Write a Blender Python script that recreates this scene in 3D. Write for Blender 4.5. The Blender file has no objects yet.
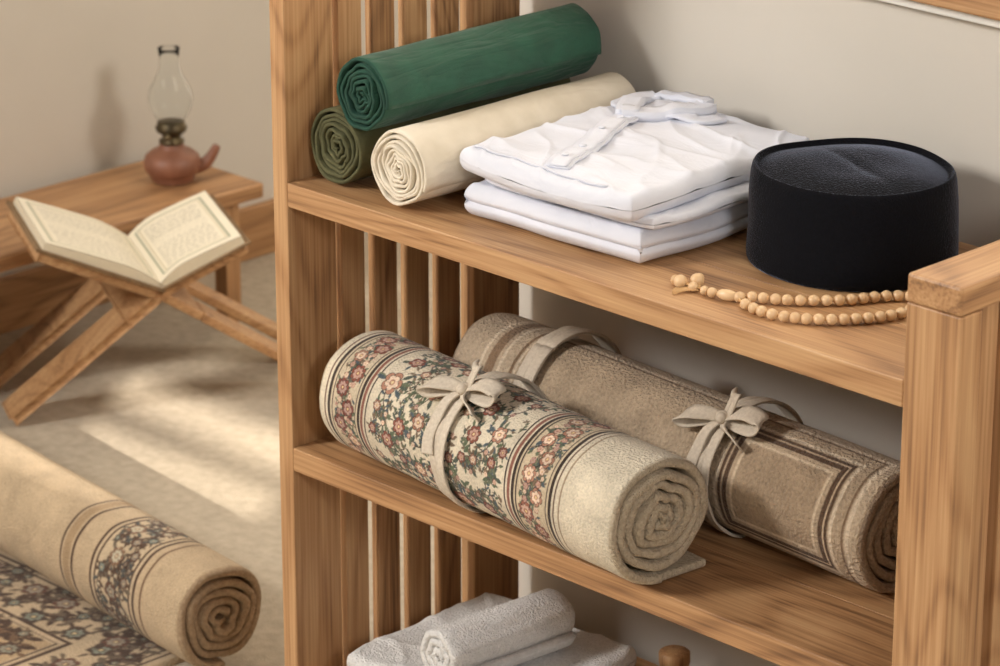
import bpy, bmesh, math, random
import numpy as np
from mathutils import Vector, Matrix, noise
random.seed(7); np.random.seed(7)
T,M,B=0.70,0.4064,0.113      # shelf levels (tops)
WY=0.37
S=bpy.context.scene
S.view_settings.view_transform='Standard'
def lin(c):
    return tuple(((x/255)/12.92 if x/255<=.04045 else (((x/255)+.055)/1.055)**2.4) for x in c)
# ---------------------------------------------------------------- materials
def newmat(name,rough=.6,color=None):
    m=bpy.data.materials.new(name); m.use_nodes=True
    nt=m.node_tree; b=nt.nodes['Principled BSDF']; b.inputs['Roughness'].default_value=rough
    if color: b.inputs['Base Color'].default_value=(*lin(color),1)
    return m,nt,b
def N(nt,t,**kw):
    n=nt.nodes.new(t)
    for k,v in kw.items(): setattr(n,k,v)
    return n
def ramp(nt,stops):
    r=N(nt,'ShaderNodeValToRGB'); e=r.color_ramp.elements
    e[0].position=stops[0][0]; e[0].color=(*stops[0][1],1)
    e[1].position=stops[-1][0]; e[1].color=(*stops[-1][1],1)
    for p,c in stops[1:-1]:
        x=e.new(p); x.color=(*c,1)
    return r
def bump(nt,b,h,strength,dist,prev=None):
    n=N(nt,'ShaderNodeBump'); n.inputs['Strength'].default_value=strength; n.inputs['Distance'].default_value=dist
    nt.links.new(h,n.inputs['Height']); nt.links.new(n.outputs[0],b.inputs['Normal'])
    if prev: nt.links.new(prev.outputs[0],n.inputs['Normal'])
    return n
def wood(name,axis,dark=(108,74,48),mid=(172,129,88),light=(201,162,118)):
    m,nt,b=newmat(name,.5); L=nt.links.new
    tc=N(nt,'ShaderNodeTexCoord'); at=N(nt,'ShaderNodeAttribute',attribute_name='rnd')
    sc=N(nt,'ShaderNodeVectorMath',operation='SCALE'); sc.inputs[0].default_value=(3.1,5.3,7.7); L(at.outputs['Fac'],sc.inputs['Scale'])
    ad=N(nt,'ShaderNodeVectorMath',operation='ADD'); L(tc.outputs['Object'],ad.inputs[0]); L(sc.outputs[0],ad.inputs[1])
    def mp(a,c):
        mm=N(nt,'ShaderNodeMapping'); s=[c,c,c]; s[axis]=a; mm.inputs['Scale'].default_value=s; L(ad.outputs[0],mm.inputs[0]); return mm
    m1=mp(1.1,6); n1=N(nt,'ShaderNodeTexNoise'); n1.inputs['Scale'].default_value=1; n1.inputs['Detail'].default_value=1.5; n1.inputs['Distortion'].default_value=.3; L(m1.outputs[0],n1.inputs['Vector'])
    mu=N(nt,'ShaderNodeMath',operation='MULTIPLY'); L(n1.outputs['Fac'],mu.inputs[0]); mu.inputs[1].default_value=120
    si=N(nt,'ShaderNodeMath',operation='SINE'); L(mu.outputs[0],si.inputs[0])
    s2=N(nt,'ShaderNodeMath',operation='MULTIPLY_ADD'); L(si.outputs[0],s2.inputs[0]); s2.inputs[1].default_value=.5; s2.inputs[2].default_value=.5
    s3=N(nt,'ShaderNodeMath',operation='POWER'); L(s2.outputs[0],s3.inputs[0]); s3.inputs[1].default_value=3
    m2=mp(6,300); n2=N(nt,'ShaderNodeTexNoise'); n2.inputs['Scale'].default_value=1; n2.inputs['Detail'].default_value=4; L(m2.outputs[0],n2.inputs['Vector'])
    m4=mp(1.5,22); n4=N(nt,'ShaderNodeTexNoise'); n4.inputs['Scale'].default_value=1; n4.inputs['Detail'].default_value=3; L(m4.outputs[0],n4.inputs['Vector'])
    a0=N(nt,'ShaderNodeMath',operation='MULTIPLY_ADD'); L(n2.outputs['Fac'],a0.inputs[0]); a0.inputs[1].default_value=.62; 
    a01=N(nt,'ShaderNodeMath',operation='MULTIPLY'); L(n4.outputs['Fac'],a01.inputs[0]); a01.inputs[1].default_value=.38; L(a01.outputs[0],a0.inputs[2])
    a1=N(nt,'ShaderNodeMath',operation='MULTIPLY_ADD'); L(s3.outputs[0],a1.inputs[0]); a1.inputs[1].default_value=-.12; L(a0.outputs[0],a1.inputs[2])
    a3=N(nt,'ShaderNodeMath',operation='MULTIPLY_ADD'); L(at.outputs['Fac'],a3.inputs[0]); a3.inputs[1].default_value=.10; L(a1.outputs[0],a3.inputs[2])
    r=ramp(nt,[(.24,lin(dark)),(.48,lin(mid)),(.74,lin(light))]); L(a3.outputs[0],r.inputs[0])
    L(r.outputs[0],b.inputs['Base Color']); bump(nt,b,n2.outputs['Fac'],.2,.001)
    return m
WX,WYm,WZ=wood('wood_grain_x',0),wood('wood_grain_y',1),wood('wood_grain_z',2)
WOODS=[WX,WYm,WZ]
def noisemat(name,c1,c2,scale,rough=.9,bs=.2,bd=.002,bscale=None,sheen=0,mscale=(1,1,1),crease=0,cscale=(10,10,10)):
    m,nt,b=newmat(name,rough); L=nt.links.new
    tc=N(nt,'ShaderNodeTexCoord'); mp=N(nt,'ShaderNodeMapping'); mp.inputs['Scale'].default_value=mscale; L(tc.outputs['Object'],mp.inputs[0])
    n=N(nt,'ShaderNodeTexNoise'); n.inputs['Scale'].default_value=scale; n.inputs['Detail'].default_value=4; L(mp.outputs[0],n.inputs['Vector'])
    r=ramp(nt,[(.3,lin(c1)),(.7,lin(c2))]); L(n.outputs['Fac'],r.inputs[0]); L(r.outputs[0],b.inputs['Base Color'])
    prev=None
    if crease:
        m3=N(nt,'ShaderNodeMapping'); m3.inputs['Scale'].default_value=cscale; L(tc.outputs['Object'],m3.inputs[0])
        n3=N(nt,'ShaderNodeTexNoise'); n3.inputs['Scale'].default_value=1; n3.inputs['Detail'].default_value=3; n3.inputs['Distortion'].default_value=1.2; L(m3.outputs[0],n3.inputs['Vector'])
        s=N(nt,'ShaderNodeMath',operation='SUBTRACT'); L(n3.outputs['Fac'],s.inputs[0]); s.inputs[1].default_value=.5
        a=N(nt,'ShaderNodeMath',operation='ABSOLUTE'); L(s.outputs[0],a.inputs[0])
        prev=bump(nt,b,a.outputs[0],1,crease)
    n2=N(nt,'ShaderNodeTexNoise'); n2.inputs['Scale'].default_value=bscale or scale; n2.inputs['Detail'].default_value=4; L(mp.outputs[0],n2.inputs['Vector'])
    bump(nt,b,n2.outputs['Fac'],bs,bd,prev)
    if sheen: b.inputs['Sheen Weight'].default_value=sheen
    return m
def colmat(name,rough=1,bs=.9,bd=.0035,bscale=380,vary=.26):
    m,nt,b=newmat(name,rough); L=nt.links.new; b.inputs['Specular IOR Level'].default_value=.1
    at=N(nt,'ShaderNodeAttribute',attribute_name='Col')
    tc=N(nt,'ShaderNodeTexCoord'); n=N(nt,'ShaderNodeTexNoise'); n.inputs['Scale'].default_value=bscale; n.inputs['Detail'].default_value=3; L(tc.outputs['Object'],n.inputs['Vector'])
    n3=N(nt,'ShaderNodeTexNoise'); n3.inputs['Scale'].default_value=25; n3.inputs['Detail'].default_value=3; L(tc.outputs['Object'],n3.inputs['Vector'])
    av=N(nt,'ShaderNodeMath',operation='ADD'); L(n.outputs['Fac'],av.inputs[0]); L(n3.outputs['Fac'],av.inputs[1])
    mr=N(nt,'ShaderNodeMapRange'); mr.inputs['From Min'].default_value=.6; mr.inputs['From Max'].default_value=1.4; mr.inputs['To Min'].default_value=1-vary; mr.inputs['To Max'].default_value=1+vary; L(av.outputs[0],mr.inputs['Value'])
    vm=N(nt,'ShaderNodeVectorMath',operation='SCALE'); L(at.outputs['Color'],vm.inputs[0]); L(mr.outputs[0],vm.inputs['Scale'])
    L(vm.outputs[0],b.inputs['Base Color']); bump(nt,b,n.outputs['Fac'],bs,bd); b.inputs['Sheen Weight'].default_value=.12
    return m
wall_m=noisemat('wall_plaster',(202,196,186),(209,203,194),3,.95,.08,.002,60)
floor_m=noisemat('floor_carpet',(172,159,140),(192,179,159),60,.98,.5,.003,350)
white_m=noisemat('white_cotton',(212,215,226),(221,223,233),20,.85,.3,.0005,1500,.0,crease=.003,cscale=(12,20,20))
terry_m=noisemat('terry_towel',(222,220,218),(238,236,234),200,1,1,.004,420,.2)
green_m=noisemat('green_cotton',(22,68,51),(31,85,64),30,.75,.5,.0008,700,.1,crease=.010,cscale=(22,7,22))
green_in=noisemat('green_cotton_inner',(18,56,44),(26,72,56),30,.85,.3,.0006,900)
olive_m=noisemat('olive_cotton',(72,72,44),(92,90,58),30,.85,.3,.0008,900,crease=.008,cscale=(22,9,22))
cream_m=noisemat('cream_cotton',(214,203,183),(228,218,200),30,.85,.4,.0008,800,.05,crease=.006,cscale=(20,7,20))
rib_m=noisemat('linen_ribbon',(194,181,163),(212,200,183),300,.9,.5,.001,800)
rib2_m=noisemat('linen_ribbon_grey',(186,172,154),(204,191,173),300,.9,.5,.001,800)
velvet_m=noisemat('black_velvet',(5,6,11),(10,11,18),260,1,.8,.0012,500,.9)
vb=velvet_m.node_tree.nodes['Principled BSDF']
vb.inputs['Sheen Roughness'].default_value=.22; vb.inputs['Sheen Tint'].default_value=(.30,.33,.44,1); vb.inputs['Specular IOR Level'].default_value=.2
bead_m=noisemat('bead_wood',(206,170,128),(226,194,152),60,.35,.05,.0005)
clay_m=noisemat('clay',(118,76,57),(142,94,71),25,.5,.15,.001,80)
brass_m=noisemat('aged_brass',(70,62,48),(105,92,66),50,.4,.1,.0005); brass_m.node_tree.nodes['Principled BSDF'].inputs['Metallic'].default_value=.8
rugback_m=noisemat('rug_back',(182,165,141),(208,193,168),220,1,1,.004,450)
taupe_in=noisemat('rug_back_taupe',(138,119,100),(164,144,123),220,1,1,.004,450)
tan_in=noisemat('rug_back_tan',(158,134,106),(184,160,130),220,1,1,.004,450)
carpet_m=colmat('carpet_pile'); carpet2_m=colmat('carpet_pile_looped',bs=1,bd=.005,bscale=280,vary=.32)
page_m=colmat('printed_page',.8,.05,.001,200,.03)
cover_m=noisemat('book_cover',(120,95,66),(140,112,80),80,.7)
pagedge_m=noisemat('page_edges',(206,194,168),(222,210,186),300,.9,mscale=(1,1,8))
glass_m,nt,b=newmat('lamp_glass',.02,(250,252,252)); b.inputs['Transmission Weight'].default_value=1; b.inputs['IOR'].default_value=1.18
trimw=noisemat('white_trim',(222,220,214),(230,228,222),10,.6)
# ---------------------------------------------------------------- mesh helpers
def mkobj(name,me,parent=None):
    o=bpy.data.objects.new(name,me); S.collection.objects.link(o)
    if parent: o.parent=parent
    return o
class Bld:
    def __init__(s): s.v=[];s.f=[];s.m=[];s.r=[];s.sm=[]
    def add(s,vs,fs,mat=0,rnd=None,smooth=True):
        k=len(s.v); s.v+= [tuple(v) for v in vs]; s.f+=[tuple(i+k for i in f) for f in fs]
        s.m+= (mat if isinstance(mat,list) else [mat]*len(fs)); s.sm+=[smooth]*len(fs)
        rr=random.random() if rnd is None else rnd; s.r+=[rr]*len(vs)
    def obox(s,c,X,Y,Z,mat=0,bev=.0015,rnd=None,seg=2):
        bm=bmesh.new(); bmesh.ops.create_cube(bm,size=2)
        X,Y,Z,c=Vector(X),Vector(Y),Vector(Z),Vector(c)
        for v in bm.verts: v.co=c+X*v.co.x+Y*v.co.y+Z*v.co.z
        if bev: bmesh.ops.bevel(bm,geom=bm.edges[:],offset=bev,segments=seg,affect='EDGES',profile=.5)
        bmesh.ops.recalc_face_normals(bm,faces=bm.faces)
        bm.verts.index_update()
        s.add([v.co.copy() for v in bm.verts],[[v.index for v in f.verts] for f in bm.faces],mat,rnd,False); bm.free()
    def box(s,x0,x1,y0,y1,z0,z1,mat=0,bev=.0015,rnd=None):
        s.obox(((x0+x1)/2,(y0+y1)/2,(z0+z1)/2),((x1-x0)/2,0,0),(0,(y1-y0)/2,0),(0,0,(z1-z0)/2),mat,bev,rnd)
    def sphere(s,c,r,mat=0,seg=14,ring=9,sc=(1,1,1),rot=None):
        vs=[];fs=[]
        for i in range(ring+1):
            th=math.pi*i/ring
            for j in range(seg):
                ph=2*math.pi*j/seg
                p=Vector((math.sin(th)*math.cos(ph)*sc[0],math.sin(th)*math.sin(ph)*sc[1],math.cos(th)*sc[2]))*r
                if rot: p=rot@p
                vs.append(Vector(c)+p)
        for i in range(ring):
            for j in range(seg):
                fs.append((i*seg+j,(i+1)*seg+j,(i+1)*seg+(j+1)%seg,i*seg+(j+1)%seg))
        s.add(vs,fs,mat)
    def lathe(s,c,prof,mat=0,seg=48,sx=1,sy=1):
        vs=[];fs=[]
        for r,z in prof:
            for j in range(seg):
                a=2*math.pi*j/seg; vs.append((c[0]+r*sx*math.cos(a),c[1]+r*sy*math.sin(a),c[2]+z))
        for i in range(len(prof)-1):
            for j in range(seg): fs.append((i*seg+j,i*seg+(j+1)%seg,(i+1)*seg+(j+1)%seg,(i+1)*seg+j))
        s.add(vs,fs,mat)
    def tube(s,pts,rad,mat=0,seg=8,closed=False):
        pts=[Vector(p) for p in pts]; n=len(pts); vs=[];fs=[]
        for i,p in enumerate(pts):
            a=pts[(i-1)%n] if (closed or i>0) else p; q=pts[(i+1)%n] if (closed or i<n-1) else p
            t=(q-a).normalized(); u=t.cross(Vector((0,0,1))); 
            if u.length<.05: u=t.cross(Vector((1,0,0)))
            u.normalize(); w=u.cross(t); r=rad[i] if isinstance(rad,(list,tuple)) else rad
            for j in range(seg):
                an=2*math.pi*j/seg; vs.append(p+u*math.cos(an)*r+w*math.sin(an)*r)
        for i in range(n if closed else n-1):
            for j in range(seg): fs.append((i*seg+j,i*seg+(j+1)%seg,((i+1)%n)*seg+(j+1)%seg,((i+1)%n)*seg+j))
        if not closed: fs.append(tuple(range(seg-1,-1,-1))); fs.append(tuple((n-1)*seg+j for j in range(seg)))
        s.add(vs,fs,mat)
    def build(s,name,mats,parent=None):
        me=bpy.data.meshes.new(name); me.from_pydata(s.v,[],s.f)
        for m in mats: me.materials.append(m)
        me.polygons.foreach_set('material_index',s.m); me.polygons.foreach_set('use_smooth',s.sm)
        a=me.attributes.new('rnd','FLOAT','POINT'); a.data.foreach_set('value',s.r)
        me.update(); return mkobj(name,me,parent)
# ---------------------------------------------------------------- painted weave canvas (computed pattern)
class Canvas:
    def __init__(s,w,h,px,bg):
        s.w,s.h,s.px=w,h,px; s.nx,s.ny=int(w/px)+1,int(h/px)+1
        s.a=np.empty((s.nx,s.ny,3)); s.a[:]=lin(bg)
    def win(s,x0,x1,y0,y1):
        i0=max(0,int(x0/s.px)); i1=min(s.nx,int(x1/s.px)+2); j0=max(0,int(y0/s.px)); j1=min(s.ny,int(y1/s.px)+2)
        if i0>=i1 or j0>=j1: return None
        X,Y=np.meshgrid(np.arange(i0,i1)*s.px,np.arange(j0,j1)*s.px,indexing='ij')
        return (slice(i0,i1),slice(j0,j1)),X,Y
    def put(s,w,mask,c): s.a[w][mask]=lin(c)
    def rect(s,x0,x1,y0,y1,c):
        w=s.win(x0,x1,y0,y1)
        if w: s.put(w[0],(w[1]>=x0)&(w[1]<=x1)&(w[2]>=y0)&(w[2]<=y1),c)
    def frame(s,x0,x1,y0,y1,t,c):
        s.rect(x0,x1,y0,y0+t,c);s.rect(x0,x1,y1-t,y1,c);s.rect(x0,x0+t,y0,y1,c);s.rect(x1-t,x1,y0,y1,c)
    def flower(s,cx,cy,r,n,c,cc,out=None,rot=0):
        w=s.win(cx-r*1.5,cx+r*1.5,cy-r*1.5,cy+r*1.5)
        if not w: return
        dx,dy=w[1]-cx,w[2]-cy; d=np.hypot(dx,dy); th=np.arctan2(dy,dx)+rot
        e=r*(.70+.30*np.abs(np.cos(n*th/2))**.6)
        if out: s.put(w[0],d<e+.8,out)
        s.put(w[0],d<e,c)
        if r>6: s.put(w[0],(np.abs(np.cos(n*th/2))<.2)&(d<e)&(d>r*.3),out or (120,90,76))
        lt=(min(255,c[0]+52),min(255,c[1]+74),min(255,c[2]+72)); e2=r*.70*(.70+.30*np.abs(np.cos(n*th/2+.7)))
        s.put(w[0],d<e2+.6,out or lt); s.put(w[0],d<e2,lt); s.put(w[0],d<r*.28,c); s.put(w[0],d<r*.15,cc)
    def leaf(s,cx,cy,l,wd,ang,c):
        w=s.win(cx-l,cx+l,cy-l,cy+l)
        if not w: return
        dx,dy=w[1]-cx,w[2]-cy; a=dx*math.cos(ang)+dy*math.sin(ang); b=-dx*math.sin(ang)+dy*math.cos(ang)
        s.put(w[0],(np.abs(b)<wd*(1-(a/l)**2))&(np.abs(a)<l),c)
    def line(s,pts,t,c):
        for (x0,y0),(x1,y1) in zip(pts[:-1],pts[1:]):
            w=s.win(min(x0,x1)-t,max(x0,x1)+t,min(y0,y1)-t,max(y0,y1)+t)
            if not w: continue
            L2=(x1-x0)**2+(y1-y0)**2+1e-9; k=np.clip(((w[1]-x0)*(x1-x0)+(w[2]-y0)*(y1-y0))/L2,0,1)
            s.put(w[0],np.hypot(w[1]-x0-k*(x1-x0),w[2]-y0-k*(y1-y0))<t/2,c)
    def sample(s,x,y):
        i=np.clip(x/s.px,0,s.nx-1.001); j=np.clip(y/s.px,0,s.ny-1.001)
        i0=i.astype(int); j0=j.astype(int); fi=(i-i0)[...,None]; fj=(j-j0)[...,None]; a=s.a
        return a[i0,j0]*(1-fi)*(1-fj)+a[i0+1,j0]*fi*(1-fj)+a[i0,j0+1]*(1-fi)*fj+a[i0+1,j0+1]*fi*fj
RED=(138,80,66);DK=(66,54,48);GRN=(92,102,80);BLU=(78,90,96);PNK=(180,132,110);IV=(216,204,182)
def scroll(c,x0,y0,x1,y1,amp,waves,vc,lc,fc,fr,t=1.3,seed=0,cc=(225,200,150),dens=5):
    rs=random.Random(seed); L=math.hypot(x1-x0,y1-y0); ux,uy=(x1-x0)/L,(y1-y0)/L; nx,ny=-uy,ux
    P=lambda k:(x0+ux*L*k+nx*amp*math.sin(k*waves*2*math.pi),y0+uy*L*k+ny*amp*math.sin(k*waves*2*math.pi))
    n=int(L/3)+8; c.line([P(i/n) for i in range(n+1)],t,vc)
    nl=int(L/dens)
    for i in range(nl):
        k=(i+.5)/nl; p=P(k); a=math.atan2(uy,ux)+rs.choice([-1,1])*rs.uniform(.6,1.4); l=rs.uniform(.32,.5)*fr
        c.leaf(p[0]+math.cos(a)*l*1.2,p[1]+math.sin(a)*l*1.2,l,l*.4,a,rs.choice(lc))
    nf=int(waves*2)
    for i in range(nf):
        k=(i+.5)/nf; p=P(k); c.flower(p[0],p[1],fr*rs.uniform(.85,1.05),rs.choice([5,6,8]),rs.choice(fc),cc,DK,rs.random()*6)
        sgn=1 if math.sin(k*waves*2*math.pi)>0 else -1
        for dd in (-.28,.28):
            k2=k+dd/nf*1.2; q=(x0+ux*L*k2-nx*amp*sgn*1.1,y0+uy*L*k2-ny*amp*sgn*1.1)
            c.flower(q[0],q[1],fr*.38,5,rs.choice(fc),cc,None,rs.random()*6)
def garden(c,x0,x1,y0,y1,sizes,vc,lc,fc,seed,cc=(228,206,160),vt=1.4,link=48,out=DK,gap=1.12,sprigs=0):
    rs=random.Random(seed); P=[]
    for r,cnt in sizes:
        k=0;tr=0
        while k<cnt and tr<cnt*40:
            tr+=1; x=rs.uniform(x0+r,x1-r); y=rs.uniform(y0,y1)
            if all(math.hypot(x-a,y-b)>(r+q)*gap for a,b,q in P): P.append((x,y,r)); k+=1
    for k in range(sprigs):
        x=rs.uniform(x0+4,x1-4); y=rs.uniform(y0,y1); an=rs.random()*6.3; cv=rs.choice([-1,1])*.35; pts=[(x,y)]
        for i in range(7):
            pts.append((min(x1-3,max(x0+3,pts[-1][0]+3.2*math.cos(an))),pts[-1][1]+3.2*math.sin(an))); an+=cv
        c.line(pts,vt*.8,vc)
        for i in (1,2,3,4,5,6):
            l=rs.uniform(2.4,3.8); a2=an-cv*(6-i)+rs.choice([-1,1])*.9; c.leaf(pts[i][0]+math.cos(a2)*l,pts[i][1]+math.sin(a2)*l,l,l*.42,a2,rs.choice(lc))
    for i,(x,y,r) in enumerate(P):
        near=sorted(P[:i]+P[i+1:],key=lambda q:math.hypot(q[0]-x,q[1]-y))[:2]
        for (a,b,q) in near:
            if math.hypot(a-x,b-y)>link: continue
            mx,my=(x+a)/2+(b-y)*.28,(y+b)/2-(a-x)*.28
            pts=[((1-t)**2*x+2*t*(1-t)*mx+t*t*a,(1-t)**2*y+2*t*(1-t)*my+t*t*b) for t in [k/10 for k in range(11)]]
            c.line(pts,vt,vc)
            for k in (2,4,6,8):
                an=rs.random()*6.3; l=rs.uniform(3.2,5.5)*vt/1.4; c.leaf(pts[k][0]+math.cos(an)*l,pts[k][1]+math.sin(an)*l,l,l*.4,an,rs.choice(lc))
    for x,y,r in P:
        if r>5:
            for k in range(6):
                an=rs.random()*6.3; l=r*.45; c.leaf(x+math.cos(an)*(r+l*.4),y+math.sin(an)*(r+l*.4),l,l*.36,an,rs.choice(lc))
        c.flower(x,y,r*.85,rs.choice([5,6,7,8]),rs.choice(fc),cc,out if r>4 else None,rs.random()*6)
def band(c,x0,x1,h,bg,vc,fc,lc,edge,seed=1,step=24,k=.21):
    c.rect(x0,x1,0,h,bg)
    for xx in (x0,x1): c.rect(xx-2,xx+2,0,h,edge)
    c.rect(x0+4.5,x0+6.2,0,h,edge); c.rect(x1-6.2,x1-4.5,0,h,edge)
    cx=(x0+x1)/2; wd=(x1-x0)
    garden(c,x0+8,x1-8,0,h,[(3,60)],vc,lc,fc,seed+50,vt=1,link=30,sprigs=int(h/6))
    scroll(c,cx,0,cx,h,wd*.14,h/(step*2),vc,lc,fc,wd*k,seed=seed,dens=3.2)
# ---------------------------------------------------------------- rolls
def frame_of(p0,p1):
    p0,p1=Vector(p0),Vector(p1); a=(p1-p0).normalized(); s=Vector((0,0,1)).cross(a).normalized(); u=a.cross(s)
    return p0,a,s,u,(p1-p0).length
def roll(name,p0,p1,R,r0,turns,mats,canvas=None,phase=-90,wind=-1,thick=.86,flap=0,res=.001,wob=.02,ax_n=14,bulge=.3,skinmat=None,endw=.0,wave=0,wf=14):
    o0,a,s,u,L=frame_of(p0,p1); pitch=(R-r0)/turns; th=pitch*thick; seed=random.random()*50
    bl=Bld(); per=44; n=int(turns*per)
    def rho(phi,x=0):
        f=phi/(2*math.pi); w=noise.noise(Vector((math.cos(phi)*1.5,math.sin(phi)*1.5,f*.35+seed)))*wob*R*min(1,f+.15)
        return R-pitch*f+w+(wave*R*noise.noise(Vector((x*wf,math.cos(phi)*2.2,math.sin(phi)*2.2+seed))) if wave else 0)
    def pt(x,phi,r):
        t=math.radians(phase)+wind*phi; return o0+a*x+s*(r*math.cos(t))+u*(r*math.sin(t))
    vs=[];fs=[];ms=[]
    xs=[L*i/ax_n for i in range(ax_n+1)]
    K=ax_n+1
    cols=2*K+4
    for i in range(n+1):
        phi=2*math.pi*i/per; e0=endw*noise.noise(Vector((phi*.5,seed,3)))
        tt=th*(1 if i<n else .5)*(1+.10*noise.noise(Vector((phi*.9,seed,8))))
        for x in xs:
            vs.append(pt(x+(e0 if x==xs[-1] else 0),phi,rho(phi,x)))
        vs.append(pt(L+th*bulge+e0,phi,rho(phi,L)-tt*.22)); vs.append(pt(L+th*bulge+e0,phi,rho(phi,L)-tt*.78))
        for x in reversed(xs): vs.append(pt(x+(e0 if x==xs[-1] else 0),phi,rho(phi,x)-tt))
        vs.append(pt(-th*bulge,phi,rho(phi)-tt*.78)); vs.append(pt(-th*bulge,phi,rho(phi)-tt*.22))
    for i in range(n):
        for j in range(cols):
            q=(i*cols+j,i*cols+(j+1)%cols,(i+1)*cols+(j+1)%cols,(i+1)*cols+j)
            fs.append(q if wind<0 else q[::-1]); ms.append(0 if j<K-1 else 1)
    for i in (0,n):
        for j in range(K-1): fs.append((i*cols+j,i*cols+j+1,i*cols+(2*K+1-j-1),i*cols+(2*K+1-j)) ); ms.append(1)
    bl.add(vs,fs,ms)
    if flap>0:
        base=o0+u*(-R+th*.5)
        bl.obox(base+a*(L/2)+s*(flap/2-.004),a*(L/2),s*(flap/2+.006),u*(th*.45),1,.003,seg=3)
    ob=bl.build(name,mats)
    if canvas is not None:
        nx=int(L/res); ny=int(2*math.pi*R/res)
        xx=np.linspace(0,L,nx+1); co=np.empty((nx+1,ny+1,3)); 
        ex=np.minimum(xx,L-xx); er=.004; drop=np.where(ex<er,er-np.sqrt(np.maximum(er**2-(er-ex)**2,0)),0)
        A,Sv,U,O=[np.array(v) for v in (a,s,u,o0)]; xc=np.linspace(0,L,41)
        for j in range(ny+1):
            phi=2*math.pi*j/ny; t=math.radians(phase)+wind*phi
            r=(np.interp(xx,xc,[rho(phi,x) for x in xc]) if wave else np.full(nx+1,rho(phi)))+.0010-drop
            co[:,j,:]=O+xx[:,None]*A+(r*math.cos(t))[:,None]*Sv+(r*math.sin(t))[:,None]*U
        I=np.arange((nx+1)*(ny+1)).reshape(nx+1,ny+1)
        f=np.stack([I[:-1,:-1],I[1:,:-1],I[1:,1:],I[:-1,1:]],-1).reshape(-1,4)
        if wind>0: f=f[:,::-1]
        X,Y=np.meshgrid(xx*1000,np.linspace(0,2*math.pi*R*1000,ny+1),indexing='ij')
        colr=canvas.sample(X,Y).reshape(-1,3)
        grid_obj('woven_face',co.reshape(-1,3),f,colr,skinmat,ob)
    return ob
def grid_obj(name,co,f,colr,mat,parent):
    me=bpy.data.meshes.new(name); me.from_pydata(co.tolist(),[],f.tolist()); me.materials.append(mat)
    at=me.color_attributes.new('Col','FLOAT_COLOR','POINT'); c4=np.ones((len(co),4)); c4[:,:3]=colr; at.data.foreach_set('color',c4.ravel())
    me.polygons.foreach_set('use_smooth',[True]*len(f)); me.update(); return mkobj(name,me,parent)
def strip(bl,pts,wv,w,th=.0009,mat=0):
    pts=[Vector(p) for p in pts]; n=len(pts); vs=[];fs=[]
    for i,p in enumerate(pts):
        t=(pts[min(i+1,n-1)]-pts[max(i-1,0)]).normalized(); W=Vector(wv[i] if isinstance(wv,list) else wv); W=(W-t*W.dot(t)).normalized(); nn=t.cross(W)
        ww=w[i] if isinstance(w,list) else w
        for k in (-1,-.5,0,.5,1): vs.append(p+W*ww*.5*k+nn*(th*.5+.0006*(abs(k)>.7)))
        for k in (1,.5,0,-.5,-1): vs.append(p+W*ww*.5*k-nn*th*.5)
    for i in range(n-1):
        for j in range(10): fs.append((i*10+j,i*10+(j+1)%10,(i+1)*10+(j+1)%10,(i+1)*10+j))
    fs.append(tuple(range(9,-1,-1))); fs.append(tuple((n-1)*10+j for j in range(10)))
    bl.add(vs,fs,mat)
def smoothpath(P,n=8,closed=False):
    P=[Vector(p) for p in P]; out=[]; m=len(P)
    for i in range(m if closed else m-1):
        g=lambda k:P[k%m] if closed else P[min(max(k,0),m-1)]
        a,b,c,d=g(i-1),g(i),g(i+1),g(i+2)
        for k in range(n):
            t=k/n; out.append(.5*((2*b)+(c-a)*t+(2*a-5*b+4*c-d)*t*t+(3*b-a-3*c+d)*t**3))
    if not closed: out.append(P[-1])
    return out
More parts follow.
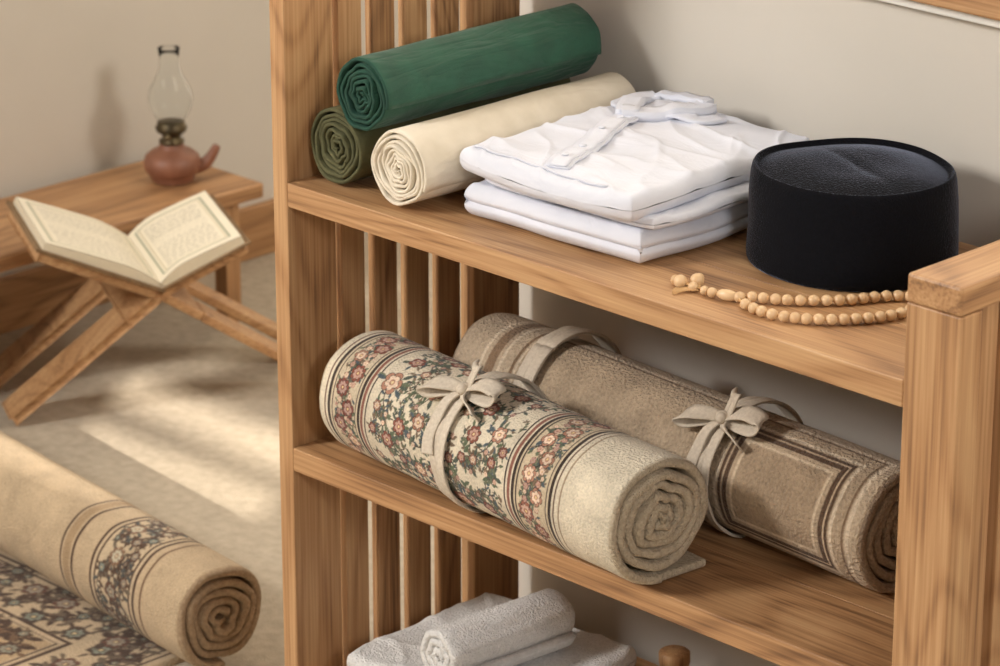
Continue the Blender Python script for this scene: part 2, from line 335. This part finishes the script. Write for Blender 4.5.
def ribbon(name,parent,p0,p1,R,sb,ang,w,mat,bow=True,skew=0,sc=1):
    o0,a,s,u,L=frame_of(p0,p1); bl=Bld(); R1=R*1.014+.0016
    def cy(x,arc,h):
        t=math.radians(ang)+arc/R1; return o0+a*(sb+x)+s*((R1+h)*math.cos(t))+u*((R1+h)*math.sin(t))
    C=2*math.pi*R1
    pts=[cy(skew*math.sin(math.pi*2*i/60),C*i/60,.0006*math.sin(i*1.3)) for i in range(61)]; strip(bl,pts,a,w,.0014)
    pts=[cy(.006+skew*math.sin(math.pi*2*i/60),C*i/60,.0014) for i in range(61)]; strip(bl,pts,a,w*.55,.001)
    if bow:
        def lp(ps,ws,wd):
            q=smoothpath([cy(*[c*sc for c in p]) for p in ps],7); n=len(q)
            W=[s*(math.cos(math.radians(ang+90)))+u*math.sin(math.radians(ang+90))+a*wd for _ in q]
            wl=[ws[0]+(ws[1]-ws[0])*math.sin(math.pi*i/(n-1))**.7 for i in range(n)]; strip(bl,q,W,wl,.0012)
        lp([(0,0,.003),(.014,-.003,.012),(.034,-.006,.017),(.050,-.006,.012),(.042,.000,.004),(.02,.002,.003),(0,0,.003)],(.007,.020),.25)
        lp([(0,0,.003),(-.014,.004,.010),(-.030,.010,.014),(-.044,.015,.009),(-.036,.014,.003),(-.016,.006,.002),(0,0,.003)],(.007,.019),-.3)
        lp([(0,0,.004),(.003,-.010,.014),(.008,-.016,.024),(.013,-.010,.022),(.008,-.003,.010),(0,0,.004)],(.006,.012),1.2)
        def tail(ps,w0,w1,wd):
            q=smoothpath([cy(*[c*sc for c in p]) for p in ps],7); n=len(q)
            W=[a+s*wd for _ in q]; strip(bl,q,W,[w0+(w1-w0)*i/(n-1) for i in range(n)],.0012)
        tail([(0,0,.003),(-.006,.016,.006),(-.010,.034,.003),(-.014,.056,.002),(-.012,.074,.003)],.008,.016,.1)
        tail([(0,0,.003),(.012,.010,.006),(.026,.016,.003),(.040,.022,.004)],.008,.015,-.6)
        q=[cy(0,0,.005)]; rot=Matrix((a,s,u)).transposed()
        bl.sphere(q[0],.0085*sc,0,14,10,(1,.9,.8),rot); bl.sphere(cy(.002,.003,.008),.006*sc,0,12,8)
    return bl.build(name,[mat],parent)
# ================================================================= ROOM
def simple(name,boxes,mat,bev=0):
    b=Bld()
    for x in boxes: b.box(*x,bev=bev)
    return b.build(name,mat if isinstance(mat,list) else [mat])
simple('floor',[(-1.6,5.2,-3.4,2.4,-.06,0)],floor_m)
XL=-1.42
simple('wall_left',[(XL-.12,XL,-3.3,2.3,0,2.7)],wall_m)
simple('wall_back',[(-.03,5.1,WY,2.2,0,2.7)],wall_m)
simple('wall_far_unseen',[(XL,-.03,2.15,2.27,0,2.7)],wall_m)  # unseen end wall, added to close in the light
wx0,wx1=1.46,1.92; za,zb,zc,zd=1.716,1.748,1.781,1.824
simple('sun_mask_wall',[(-1.54,wx0,-3.32,-3.2,0,2.7),(wx1,5.1,-3.32,-3.2,0,2.7),(wx0,wx1,-3.22,-3.2,0,za),(wx0,wx1,-3.22,-3.2,zd,2.7),(wx0,wx1,-3.22,-3.2,zb,zc)],wall_m)  # unseen wall added to block the sun, slots shape the floor patches
bb=Bld(); bb.box(XL,XL+.016,-3.1,2.1,0,.085,1,.003); bb.build('baseboard_left',WOODS)
bb=Bld(); bb.box(-.044,-.03,WY+.01,2.1,0,.085,1,.003); bb.build('baseboard_back',WOODS)
w=Bld(); zs=T+.229
w.box(.05,2.4,WY-.035,WY,zs,zs+.03,0,.003); w.box(.05,2.4,WY-.02,WY,zs-.012,zs-.001,3,.002)
for xx in (.1,1.2,2.3): w.box(xx,xx+.05,WY-.025,WY,zs+.03,zs+1.0,2,.003)
w.box(.05,2.4,WY-.025,WY,zs+1.0,zs+1.06,0,.003)
w.box(.15,2.3,WY-.006,WY,zs+.03,zs+1.0,3,0)
w.build('window_1',WOODS+[trimw])
# ================================================================= SHELF UNIT
sh=Bld(); Lx=.809; D=.341; PW=.060
TH=1.15
sh.box(-.022,0,0,.067,0,TH,2); sh.box(-.022,0,.270,D,0,TH,2)
def slats(x0,x1,z0,z1,y0=.067,y1=.270,n=4,w=.033):
    g=(y1-y0-n*w)/(n+1)
    for i in range(n):
        y=y0+g+i*(w+g); sh.box(x0,x1,y,y+w,z0,z1,2)
slats(-.018,-.007,0,TH)
sh.box(-.020,-.002,.067,.27,TH-.06,TH-.01,1); sh.box(-.020,-.002,.067,.27,.04,.085,1)
RT=T+.1
sh.box(Lx,Lx+PW,0,.030,0,RT-.0275,2); sh.box(Lx,Lx+PW,.30,D,0,RT-.0275,2)
sh.box(Lx,Lx+PW,-.001,D,RT-.027,RT,1,.003)
slats(Lx+.02,Lx+.046,.04,RT-.027,.030,.30,6,.028)
sh.box(Lx+.02,Lx+.055,.030,.30,.04,.085,1)
for z in (T,M,B):
    for y0,y1 in ((0,.112),(.1122,.226),(.2262,D-.002)): sh.box(.0003,Lx-.0003,y0,y1,z-.026,z,0,.0012 if y0==0 else .0004,rnd=.4+y0)
for z in (T,M,B): sh.box(.02,Lx-.02,D-.06,D-.035,z-.05,z-.0262,0)
sh.build('wooden_shelf_unit',WOODS)
# ================================================================= FABRIC ROLLS
roll('olive_fabric_roll',(.047,.335,T+.0425),(.047,.028,T+.0425),.0415,.006,6.5,[olive_m,olive_m],phase=70,wind=1,wob=.10,thick=.72,endw=.006,wave=.03,ax_n=50)
roll('cream_fabric_roll',(.156,.325,T+.0425),(.148,.018,T+.0425),.0418,.004,8,[cream_m,cream_m],phase=-20,wind=1,wob=.10,thick=.72,endw=.006,wave=.03,ax_n=50)
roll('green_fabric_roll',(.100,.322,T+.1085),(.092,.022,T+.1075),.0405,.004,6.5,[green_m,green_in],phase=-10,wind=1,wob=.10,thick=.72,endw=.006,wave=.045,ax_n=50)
# ================================================================= FOLDED SHIRTS
def fbm(x,y,s): return noise.noise(Vector((x,y,s)))
def slab(bl,x0,x1,y0,y1,z0,h,seed,wr=.002,edge=.006,rot=0,mat=0,n=90,puff=.0,groove=0):
    cx,cy=(x0+x1)/2,(y0+y1)/2; hx,hy=(x1-x0)/2,(y1-y0)/2; r=h/2
    ne=14 if groove else 7
    def axis(hh):
        e=[ -hh + r*(1-math.cos(math.pi/2*i/ne)) for i in range(ne)]
        m=[ -hh+r+(2*hh-2*r)*i/n for i in range(n+1)]
        return e+m+[-k for k in reversed(e)]
    ax,ay=axis(hx),axis(hy); nx,ny=len(ax),len(ay); vs=[];fs=[]
    c,s_=math.cos(rot),math.sin(rot)
    def wave(x,y):
        a=fbm((x+y)*5,(x-y)*11,seed); b=fbm(x*6+4,y*13,seed+4); e=fbm((x-y)*6+2,(x+y)*15,seed+8)
        return wr*(.8*a+.7*(1-min(1,abs(b)*4))**2+.5*(1-min(1,abs(e)*5))**2)
    for side in (1,-1):
        for x in ax:
            for y in ay:
                d=min(hx-abs(x),hy-abs(y)); z=math.sqrt(max(0,r*r-max(0,r-d)**2)) if d<r else r
                k=(abs(x)/hx)**6*(abs(y)/hy)**6; px=x*(1-.05*k)+edge*fbm(y*9,x*5,seed)*(abs(x)/hx)**2; py=y*(1-.05*k)+edge*fbm(x*9,y*5,seed+9)*(abs(y)/hy)**2
                if groove and d<r:
                    gk=groove*math.exp(-((side*z-.0)/(r*.16))**2)
                    if hx-abs(x)<hy-abs(y): px-=math.copysign(gk,x)
                    else: py-=math.copysign(gk,y)
                sag=.15*h*fbm(px*8,py*8,seed+20)*(1-min(1,d/r/2))
                zz=z0+r+side*z+sag
                if side>0: zz+=wave(x,y)*(min(1,d/r+.3))+puff*(1-(x/hx)**2)*(1-(y/hy)**2)
                vs.append((cx+px*c-py*s_,cy+px*s_+py*c,zz))
    A=nx*ny
    for i in range(nx-1):
        for j in range(ny-1):
            q=(i*ny+j,(i+1)*ny+j,(i+1)*ny+j+1,i*ny+j+1); fs.append(q); fs.append(tuple(A+k for k in reversed(q)))
    bl.add(vs,fs,mat)
    def top(X,Y):
        dx,dy=X-cx,Y-cy; x=dx*c+dy*s_; y=-dx*s_+dy*c
        d=min(hx-abs(x),hy-abs(y)); e=0 if d>r else (r-math.sqrt(max(0,r*r-(r-max(d,0))**2)))
        return z0+h+wave(x,y)*min(1,max(0,d)/r+.3)+puff*(1-(x/hx)**2)*(1-(y/hy)**2)-e
    return top
sb=Bld()
slab(sb,.198,.452,.046,.328,T+.0015,.034,1,.002,.012,.015,groove=.004)
sb.build('folded_white_garment',[white_m])
sb=Bld()
slab(sb,.214,.456,.058,.340,T+.0375,.010,5,.003,.012,.03)
top=slab(sb,.200,.444,.040,.330,T+.0455,.026,6,.0048,.014,.01,n=130,puff=.005)
def onstrip(pts,w,th,off=.001):
    q=smoothpath([(x,y,0) for x,y in pts],10); q=[Vector((p.x,p.y,top(p.x,p.y)+off)) for p in q]
    strip(sb,q,[Vector((-(q[min(i+1,len(q)-1)]-q[max(i-1,0)]).y,(q[min(i+1,len(q)-1)]-q[max(i-1,0)]).x,0)) for i in range(len(q))],w,th)
onstrip([(.262,.235),(.285,.18),(.308,.12),(.328,.060)],.027,.0024,.0018)
onstrip([(.262,.235),(.285,.18),(.308,.12),(.328,.060)],.020,.0012,.0038)
onstrip([(.258,.226),(.282,.25),(.305,.285),(.305,.304)],.024,.009,.005)
onstrip([(.266,.226),(.248,.25),(.229,.285),(.236,.304)],.024,.009,.005)
onstrip([(.268,.24),(.292,.262),(.322,.27),(.330,.295)],.026,.003,.003)
onstrip([(.256,.24),(.236,.256),(.222,.262),(.220,.29)],.018,.003,.003)
onstrip([(.236,.306),(.27,.311),(.305,.306)],.014,.009,.006)
onstrip([(.262,.252),(.266,.275),(.268,.30)],.030,.003,.0015)
onstrip([(.215,.06),(.30,.052),(.40,.055)],.003,.0015,.001)
for k in (.21,.165,.12,.08):
    x=.264+(.232-k)*.37; sb.sphere((x,k,top(x,k)+.0056),.004,0,12,6,(1,1,.35))
sb.build('folded_white_shirt',[white_m])
# ================================================================= CAP
c=Bld(); cc=(.566,.222,T+.0004); h=.095
prof=[(0.0001,.001),(.098,.001),(.1025,.0005),(.1042,.003),(.1048,.008),(.1044,.02),(.1036,.035),(.1030,.05),(.1024,.065),(.1012,h-.018),(.1002,h-.010),(.0990,h-.005),(.0974,h-.0018),(.0960,h-.001),(.0948,h-.002),(.0938,h-.0045),(.0926,h-.006),(.0908,h-.0060)]
prof+=[(.0908*(1-i/18)+.0001,h-.0060+.0075*math.sin(math.pi/2*min(1,i/10))) for i in range(1,19)]
c.lathe(cc,prof,0,128,1,.94)
ob=c.build('black_velvet_cap',[velvet_m])
for v in ob.data.vertices:
    p=v.co-Vector(cc); r=math.hypot(p.x,p.y)
    if p.z>.05: v.co.z+=.0035*noise.noise(Vector((p.x*11,p.y*11,1)))+ (-.0015*math.exp(-((p.y+p.x*.35)/.008)**2)*max(0,1-r/.085) if r<.09 else 0)
    if p.z>.003:
        v.co.x+=.002*noise.noise(Vector((p.x*16,p.y*16,p.z*15)));v.co.y+=.002*noise.noise(Vector((p.x*16,p.y*16,p.z*15+7)))
# ================================================================= BEADS
bd=Bld(); rb=.0056
loop=smoothpath([(.574,.051,0),(.612,.078,0),(.646,.112,0),(.668,.150,0),(.688,.166,0),(.706,.150,0),(.706,.115,0),(.684,.076,0),(.651,.046,0),(.612,.036,0)],20,True)
acc=0;step=.0104; prev=loop[0]; pos=[loop[0]]
for p in loop[1:]+[loop[0]]:
    acc+=(p-prev).length
    if acc>=step: pos.append(p); acc=0
    prev=p
for p in pos[:-1]: bd.sphere((p.x,p.y,T+rb),rb,0,16,10,(1,1,.95))
bd.tube([(p.x,p.y,T+rb) for p in loop[::4]],.001,1,6,True)
tl=smoothpath([(.574,.051,T+rb),(.555,.046,T+rb),(.535,.044,T+.005),(.52,.05,T+.005),(.508,.045,T+.005)],6)
bd.tube(tl,.0011,1,6)
R_=Matrix.Rotation(math.radians(15),3,'Z')
bd.sphere((.562,.0475,T+.0055),.0055,0,16,10,(2.1,1,1),R_); bd.sphere((.546,.044,T+.005),.005,0)
bd.sphere((.536,.0445,T+.0045),.0045,0)
for (x,y,r) in [(.517,.055,.0070),(.507,.043,.0066),(.522,.044,.0048),(.510,.066,.005),(.497,.047,.0048)]: bd.sphere((x,y,T+r),r,0)
for (x,y) in [(.517,.055),(.507,.043),(.512,.064),(.498,.046)]: bd.tube([(.53,.0445,T+.005),(x,y,T+.006)],.0009,1,6)
for k in range(12):
    a=math.radians(150+k*7); bd.tube(smoothpath([(.53,.0445,T+.003),(.53+.014*math.cos(a),.0445+.014*math.sin(a),T+.003),(.53+.026*math.cos(a+.2),.0445+.026*math.sin(a+.2),T+.0012)],4),.0006,1,5)
cord=noisemat('bead_cord',(190,150,100),(210,170,120),100,.8)
bd.build('prayer_beads',[bead_m,cord])
# ================================================================= RUG 1 (ivory floral)
R1=.0672; P0=(.055,.060,M+R1+.0018); P1=(.514,.013,M+R1+.0018); L1=459; H1=422
c=Canvas(466,H1+6,.7,IV)
FC=[RED,(150,94,78),PNK,(128,74,64),(162,116,96)]; LC=[GRN,BLU,(106,112,90),(80,88,78),(120,102,84)]
band(c,18,68,H1,(204,188,162),DK,FC,LC,DK,3,20,.20)
c.rect(72,76,0,H1,(142,94,80)); c.rect(79,81,0,H1,DK); c.rect(10,12,0,H1,(120,94,78))
band(c,318,374,H1,(200,183,156),DK,FC,LC,DK,8,20,.19)
c.rect(310,314,0,H1,(142,94,80)); c.rect(305,307,0,H1,DK); c.rect(379,381.4,0,H1,(104,82,68)); c.rect(387,388.6,0,H1,(160,140,116))
garden(c,84,302,-4,H1+4,[(16,14),(11,22),(7,40),(3.6,110)],(84,70,60),LC,FC,12,link=64,gap=1.2,sprigs=250,vt=1.5)
rug1=roll('floral_prayer_rug_roll',P0,P1,R1,.005,5.6,[rugback_m,rugback_m],c,phase=-90,wind=-1,thick=.83,flap=.060,res=.0008,wob=.10,skinmat=carpet_m,endw=.008,wave=.016,wf=8)
ribbon('ribbon_bow',rug1,P0,P1,R1,.205,118,.020,rib_m)
# ================================================================= RUG 2 (taupe)
R2=.066; Q0=(.100,.201,M+R2+.0018); Q1=(.690,.163,M+R2+.0018); H2=415
tp=(180,161,138); c=Canvas(600,H2+6,1.0,tp)
lt=(208,191,168); dk=(88,68,53)
c.rect(0,600,0,H2,tp)
c.rect(40,43,0,H2,lt); c.rect(50,62,0,H2,(132,108,86)); c.rect(68,71,0,H2,lt); c.rect(86,89,0,H2,(124,100,78)); c.rect(92,94,0,H2,lt)
c.frame(105,578,60,245,4,lt); c.frame(112,571,67,238,3,(120,97,76))
c.rect(115,568,70,235,(172,152,128)); 
c.frame(398,556,84,222,3.5,lt); c.frame(404,550,90,216,11,dk); c.frame(408,546,94,212,1.6,(190,168,142)); c.frame(421,533,107,199,2.5,(202,182,156)); c.rect(425,529,111,195,(160,139,115))
rug2=roll('taupe_prayer_rug_roll',Q0,Q1,R2,.005,5.6,[taupe_in,taupe_in],c,phase=-60,wind=-1,thick=.84,res=.0011,wob=.08,skinmat=carpet2_m,endw=.006,wave=.016,wf=8)
ribbon('ribbon_bow',rug2,Q0,Q1,R2,.385,122,.020,rib2_m)
ribbon('ribbon_band',rug2,Q0,Q1,R2,.118,118,.026,rib2_m,bow=False)
# ================================================================= TOWELS
tb=Bld()
for i,(dx,rt) in enumerate(((0,.02),(.006,-.02),(.0,.03))):
    slab(tb,.062+dx,.288+dx,.008,.238,B+.001+i*.0245,.025,30+i,.004,.008,rt)
tb.build('folded_white_towels',[terry_m])
roll('rolled_white_towel',(.204,.018,B+.112),(.218,.178,B+.112),.0355,.006,3,[terry_m,terry_m],phase=200,wind=1,wob=.08,thick=.9,endw=.003,wave=.05)
tb=Bld(); slab(tb,.318,.43,.02,.19,B+.001,.034,44,.004,.008,.0); slab(tb,.318,.43,.02,.19,B+.034,.032,45,.004,.008,.0,puff=.008); tb.build('folded_hand_towel',[terry_m])
jb=Bld(); jb.lathe((.312,.238+.024,B),[(0.0001,.0003),(.015,.0003),(.016,.003),(.016,.060),(.017,.061),(.017,.072),(.015,.074),(0.0001,.074)],0,32); jb.build('small_wooden_jar',[WZ])
# ================================================================= FLOOR RUG + ROLL
br=(80,60,48)
RF=.067; F0=(-1.30,.246,RF+.0118); F1=(-.279,.130,RF+.0118); HF=424
c=Canvas(1034,HF+6,1.2,(188,166,136))
def ornate(c,x0,x1,h,seed):
    c.rect(x0,x1,0,h,(192,172,143)); 
    for xx,t in ((x0,2.4),(x0+9,1.4),(x1-9,1.4),(x1,2.4)): c.rect(xx-t,xx+t,0,h,br)
    garden(c,x0+12,x1-12,0,h,[(15,14),(9,26),(5,40)],br,[br,(104,92,78),(76,78,76),br],[(104,72,57),(84,72,64),(140,108,86)],seed,vt=2.0,link=60,cc=(214,196,165),sprigs=70)
ornate(c,842,934,HF,5); c.rect(772,776,0,HF,br); c.rect(780,794,0,HF,(164,139,108)); c.rect(798,802,0,HF,br); c.rect(948,951,0,HF,(112,86,66))
rugf=roll('tan_carpet_roll',F0,F1,RF,.006,5.2,[tan_in,tan_in],c,phase=-90,wind=-1,thick=.83,res=.0015,wob=.10,skinmat=carpet_m,endw=.008,wave=.012,wf=6)
fx0,fx1,fy0,fy1=-1.30,-.345,-.75,.17
c=Canvas(960,925,1.8,(194,172,142))
c.frame(12,943,-20,905,5,br); c.frame(24,931,-20,893,3,br); c.frame(118,837,-20,802,6,br); c.frame(130,825,-20,790,3,br)
garden(c,850,928,0,890,[(20,14),(12,24),(7,40)],br,[br,(110,94,78)],[(110,74,58),(84,66,54)],41,vt=3,link=80,gap=1.2)
garden(c,28,928,815,890,[(20,16),(12,26),(7,40)],br,[br,(110,94,78)],[(110,74,58),(84,66,54)],42,vt=3,link=80,gap=1.2)
c.rect(136,819,0,784,(184,158,124))
garden(c,138,817,0,782,[(34,30),(20,50),(11,70)],br,[br,br,(116,90,68)],[br,(96,70,54),(122,94,72)],43,vt=4.5,link=120,cc=(200,176,143),gap=1.35,sprigs=170)
nx,ny=500,480; xx=np.linspace(fx0,fx1,nx+1); yy=np.linspace(fy0,fy1,ny+1); Xg,Yg=np.meshgrid(xx,yy,indexing='ij')
Zg=np.full_like(Xg,.009)+.0006*np.sin(Xg*31+Yg*17)
e=np.minimum(np.minimum(Xg-fx0,fx1-Xg),np.minimum(Yg-fy0,fy1-Yg)); Zg=np.where(e<.001,0,Zg)
co=np.stack([Xg,Yg,Zg],-1).reshape(-1,3); I=np.arange(len(co)).reshape(nx+1,ny+1); f=np.stack([I[:-1,:-1],I[1:,:-1],I[1:,1:],I[:-1,1:]],-1).reshape(-1,4)
grid_obj('patterned_floor_rug',co,f,c.sample((Xg-fx0)*1000,(Yg-fy0)*1000).reshape(-1,3),carpet_m,None)
# ================================================================= SIDE TABLE + LAMP
ZT=.214
t=Bld(); tx0,tx1,ty0,ty1=XL+.02,-1.182,.30,.995
t.box(tx0,tx1,ty0,ty1,ZT-.024,ZT,1,.004)
for x in (tx0+.03,tx1-.03):
    for y in (ty0+.05,ty1-.05): t.box(x-.014,x+.014,y-.014,y+.014,0,ZT-.0242,2,.002)
t.box(tx0+.03,tx1-.03,ty1-.058,ty1-.042,ZT-.07,ZT-.03,0); t.box(tx0+.03,tx1-.03,ty0+.042,ty0+.058,ZT-.07,ZT-.03,0)
t.build('low_side_table',WOODS)
lc=(-1.286,.906,ZT)
l=Bld(); zk=.93
def lz(p): return [(r,z*zk) for r,z in p]
l.lathe(lc,lz([(0.0001,.001),(.028,0),(.032,.003),(.031,.006),(.036,.012),(.042,.022),(.043,.032),(.040,.042),(.031,.050),(.021,.054),(.018,.058),(.019,.062),(.0001,.062)]),0)
rd=Vector((.62,.78,0))
sp=smoothpath([Vector(lc)+rd*k[0]+Vector((0,0,k[1])) for k in ((.030,.020),(.047,.024),(.058,.036),(.067,.052))],6)
l.tube(sp,[.012-.006*i/(len(sp)-1) for i in range(len(sp))],0,16)
l.lathe(lc,lz([(.012,.060),(.018,.063),(.019,.068),(.013,.072),(.015,.078),(.022,.083),(.024,.090),(.020,.094),(.021,.098),(.0001,.098)]),1)
kn=Vector(lc)+Vector((.6,-.8,0))*.03+Vector((0,0,.075)); l.tube([Vector(lc)+Vector((0,0,.075)),kn],.002,1,8); l.sphere(kn,.006,1)
l.lathe(lc,lz([(.018,.098),(.022,.104),(.030,.120),(.0335,.136),(.031,.152),(.022,.170),(.0160,.185),(.0145,.205),(.0165,.220),(.0157,.220),(.0137,.205),(.0152,.185),(.0212,.170),(.0302,.152),(.0327,.136),(.0292,.120),(.0212,.104),(.0172,.098)]),2)
l.build('oil_lamp',[clay_m,brass_m,glass_m])
# ================================================================= BOOK STAND + BOOK
Nn=Vector((-.962,.611,.186)); es=Vector((-.89,.456,0)).normalized(); ph=Vector((.456,.89,0)).normalized(); AL=.205
tl_=math.radians(24)
wR=(ph*math.cos(tl_)+Vector((0,0,math.sin(tl_)))); wL=(-ph*math.cos(tl_)+Vector((0,0,math.sin(tl_))))
st=Bld(); th=.0065
def plank(p0,p1,s0,s1,mat=1):
    d=(p1-p0); L=d.length; d.normalize(); n=d.cross(es).normalized()
    st.obox((p0+p1)/2+es*(s0+s1)/2,d*L/2,es*(s1-s0)/2,n*th,mat,.003)
plank(Nn,Nn+wR*.136,-.002,AL); plank(Nn,Nn+wL*.184,-.002,AL)
fl=Vector((-1.092,.448,.010)); fr=Vector((-.852,.850,.010))
for foot in (fl,fr):
    mid=Nn.lerp(foot,.22)
    plank(Nn,mid,-.002,AL)
    plank(mid,foot,-.002,.060); plank(mid,foot,AL-.060,AL)
stand=st.build('wooden_book_stand',WOODS)
bk=Bld(); BLn=.215; S0=-.008
def bookside(dirv,wd,thk,cols_name):
    up=dirv.cross(es); 
    if up.z<0: up=-up
    base=Nn+Vector((0,0,.0085))+es*S0
    bk.obox(base+dirv*(wd/2+.004)+es*BLn/2+up*.0025,dirv*(wd/2+.006),es*(BLn/2+.004),up*.0018,0,.001)
    n=24; prof=[]
    for i in range(n+1):
        k=i/n; hgt=thk*(.35+.75*math.sin(min(1,k*2.6)*math.pi/2))*(1-.35*k**2); prof.append((k*wd,hgt))
    vs=[];fs=[]
    for e_ in (0,BLn):
        for x,hh in prof: vs.append(base+dirv*(x+.002)+es*e_+up*(.0045+hh))
        for x,hh in prof: vs.append(base+dirv*(x+.002)+es*e_+up*.0044)
    m=n+1
    for i in range(n):
        fs.append((i,i+1,m+i+1,m+i)); fs.append((2*m+i,3*m+i,3*m+i+1,2*m+i+1)); fs.append((m+i,m+i+1,3*m+i+1,3*m+i))
    fs.append((n,2*m+n,3*m+n,m+n)); fs.append((0,m,3*m,2*m))
    bk.add(vs,fs,1,smooth=False)
    c=Canvas(wd*1000,BLn*1000,1.2,(230,221,200)); W=wd*1000; H=BLn*1000
    c.frame(12,W-12,14,H-14,2,(130,136,108)); c.frame(17,W-17,19,H-19,1.2,(176,162,124))
    r2=random.Random(int(W))
    yv=28
    while yv<H-28:
        x=24
        while x<W-26:
            l_=r2.uniform(4,12); c.rect(x,min(x+l_,W-24),yv,yv+2,(158,150,132)); x+=l_+2.4
        yv+=8.5
    nx,ny=int(wd/.0015),int(BLn/.0015); co=np.empty((nx+1,ny+1,3)); px=[q[0] for q in prof]; pz=[q[1] for q in prof]
    for i in range(nx+1):
        x=wd*i/nx; hh=float(np.interp(x,px,pz))
        for j in range(ny+1): co[i,j]=base+dirv*(x+.002)+es*(BLn*j/ny)+up*(.0052+hh)
    I=np.arange((nx+1)*(ny+1)).reshape(nx+1,ny+1); f=np.stack([I[:-1,:-1],I[1:,:-1],I[1:,1:],I[:-1,1:]],-1).reshape(-1,4)
    X,Y=np.meshgrid(np.linspace(0,W,nx+1),np.linspace(0,H,ny+1),indexing='ij')
    return (cols_name,co.reshape(-1,3),f,c.sample(X,Y).reshape(-1,3))
g1=bookside(wR,.130,.016,'right_page'); g2=bookside(wL,.178,.014,'left_page')
book=bk.build('open_book',[cover_m,pagedge_m])
for g in (g1,g2): grid_obj(*g,page_m,book)
# ================================================================= LIGHTS
def area(name,loc,tgt,size,power,col):
    l=bpy.data.lights.new(name,'AREA'); l.size=size; l.energy=power; l.color=col; l.shape='SQUARE'
    o=bpy.data.objects.new(name,l); S.collection.objects.link(o); o.location=loc
    o.rotation_euler=(Vector(tgt)-Vector(loc)).to_track_quat('-Z','Y').to_euler(); return o
area('window_light',(-1.15,-2.55,2.3),(.35,.1,.5),.6,88,(1,.965,.92))
area('side_window_light',(3.4,-1.5,2.0),(-.6,.6,.5),.6,30,(1,.97,.94))
area('added_recess_light',(-.17,1.02,.95),(-1.35,.9,.35),.22,5.0,(1,.94,.86))  # hidden lamp, added to throw the oil lamp's shadow on the left wall
sd=Vector((.5,-.75,.35)).normalized()
sl=bpy.data.lights.new('sun','SUN'); sl.energy=13; sl.angle=math.radians(.5); sl.color=(1,.91,.79)
so=bpy.data.objects.new('sun',sl); S.collection.objects.link(so); so.rotation_euler=(-sd).to_track_quat('-Z','Y').to_euler(); so.location=(2,-4,3)
W=bpy.data.worlds.new('world'); S.world=W; W.use_nodes=True; W.node_tree.nodes['Background'].inputs[0].default_value=(1,.98,.95,1); W.node_tree.nodes['Background'].inputs[1].default_value=.165
# ================================================================= CAMERA
cam=bpy.data.cameras.new('camera'); cam.lens=126; cam.sensor_width=36
co=bpy.data.objects.new('camera',cam); S.collection.objects.link(co)
co.location=(2.5845,-2.2745,T+1.0862); co.rotation_euler=(math.radians(70),0,math.radians(45))
cam.dof.use_dof=True; cam.dof.focus_distance=3.4; cam.dof.aperture_fstop=11
S.camera=co
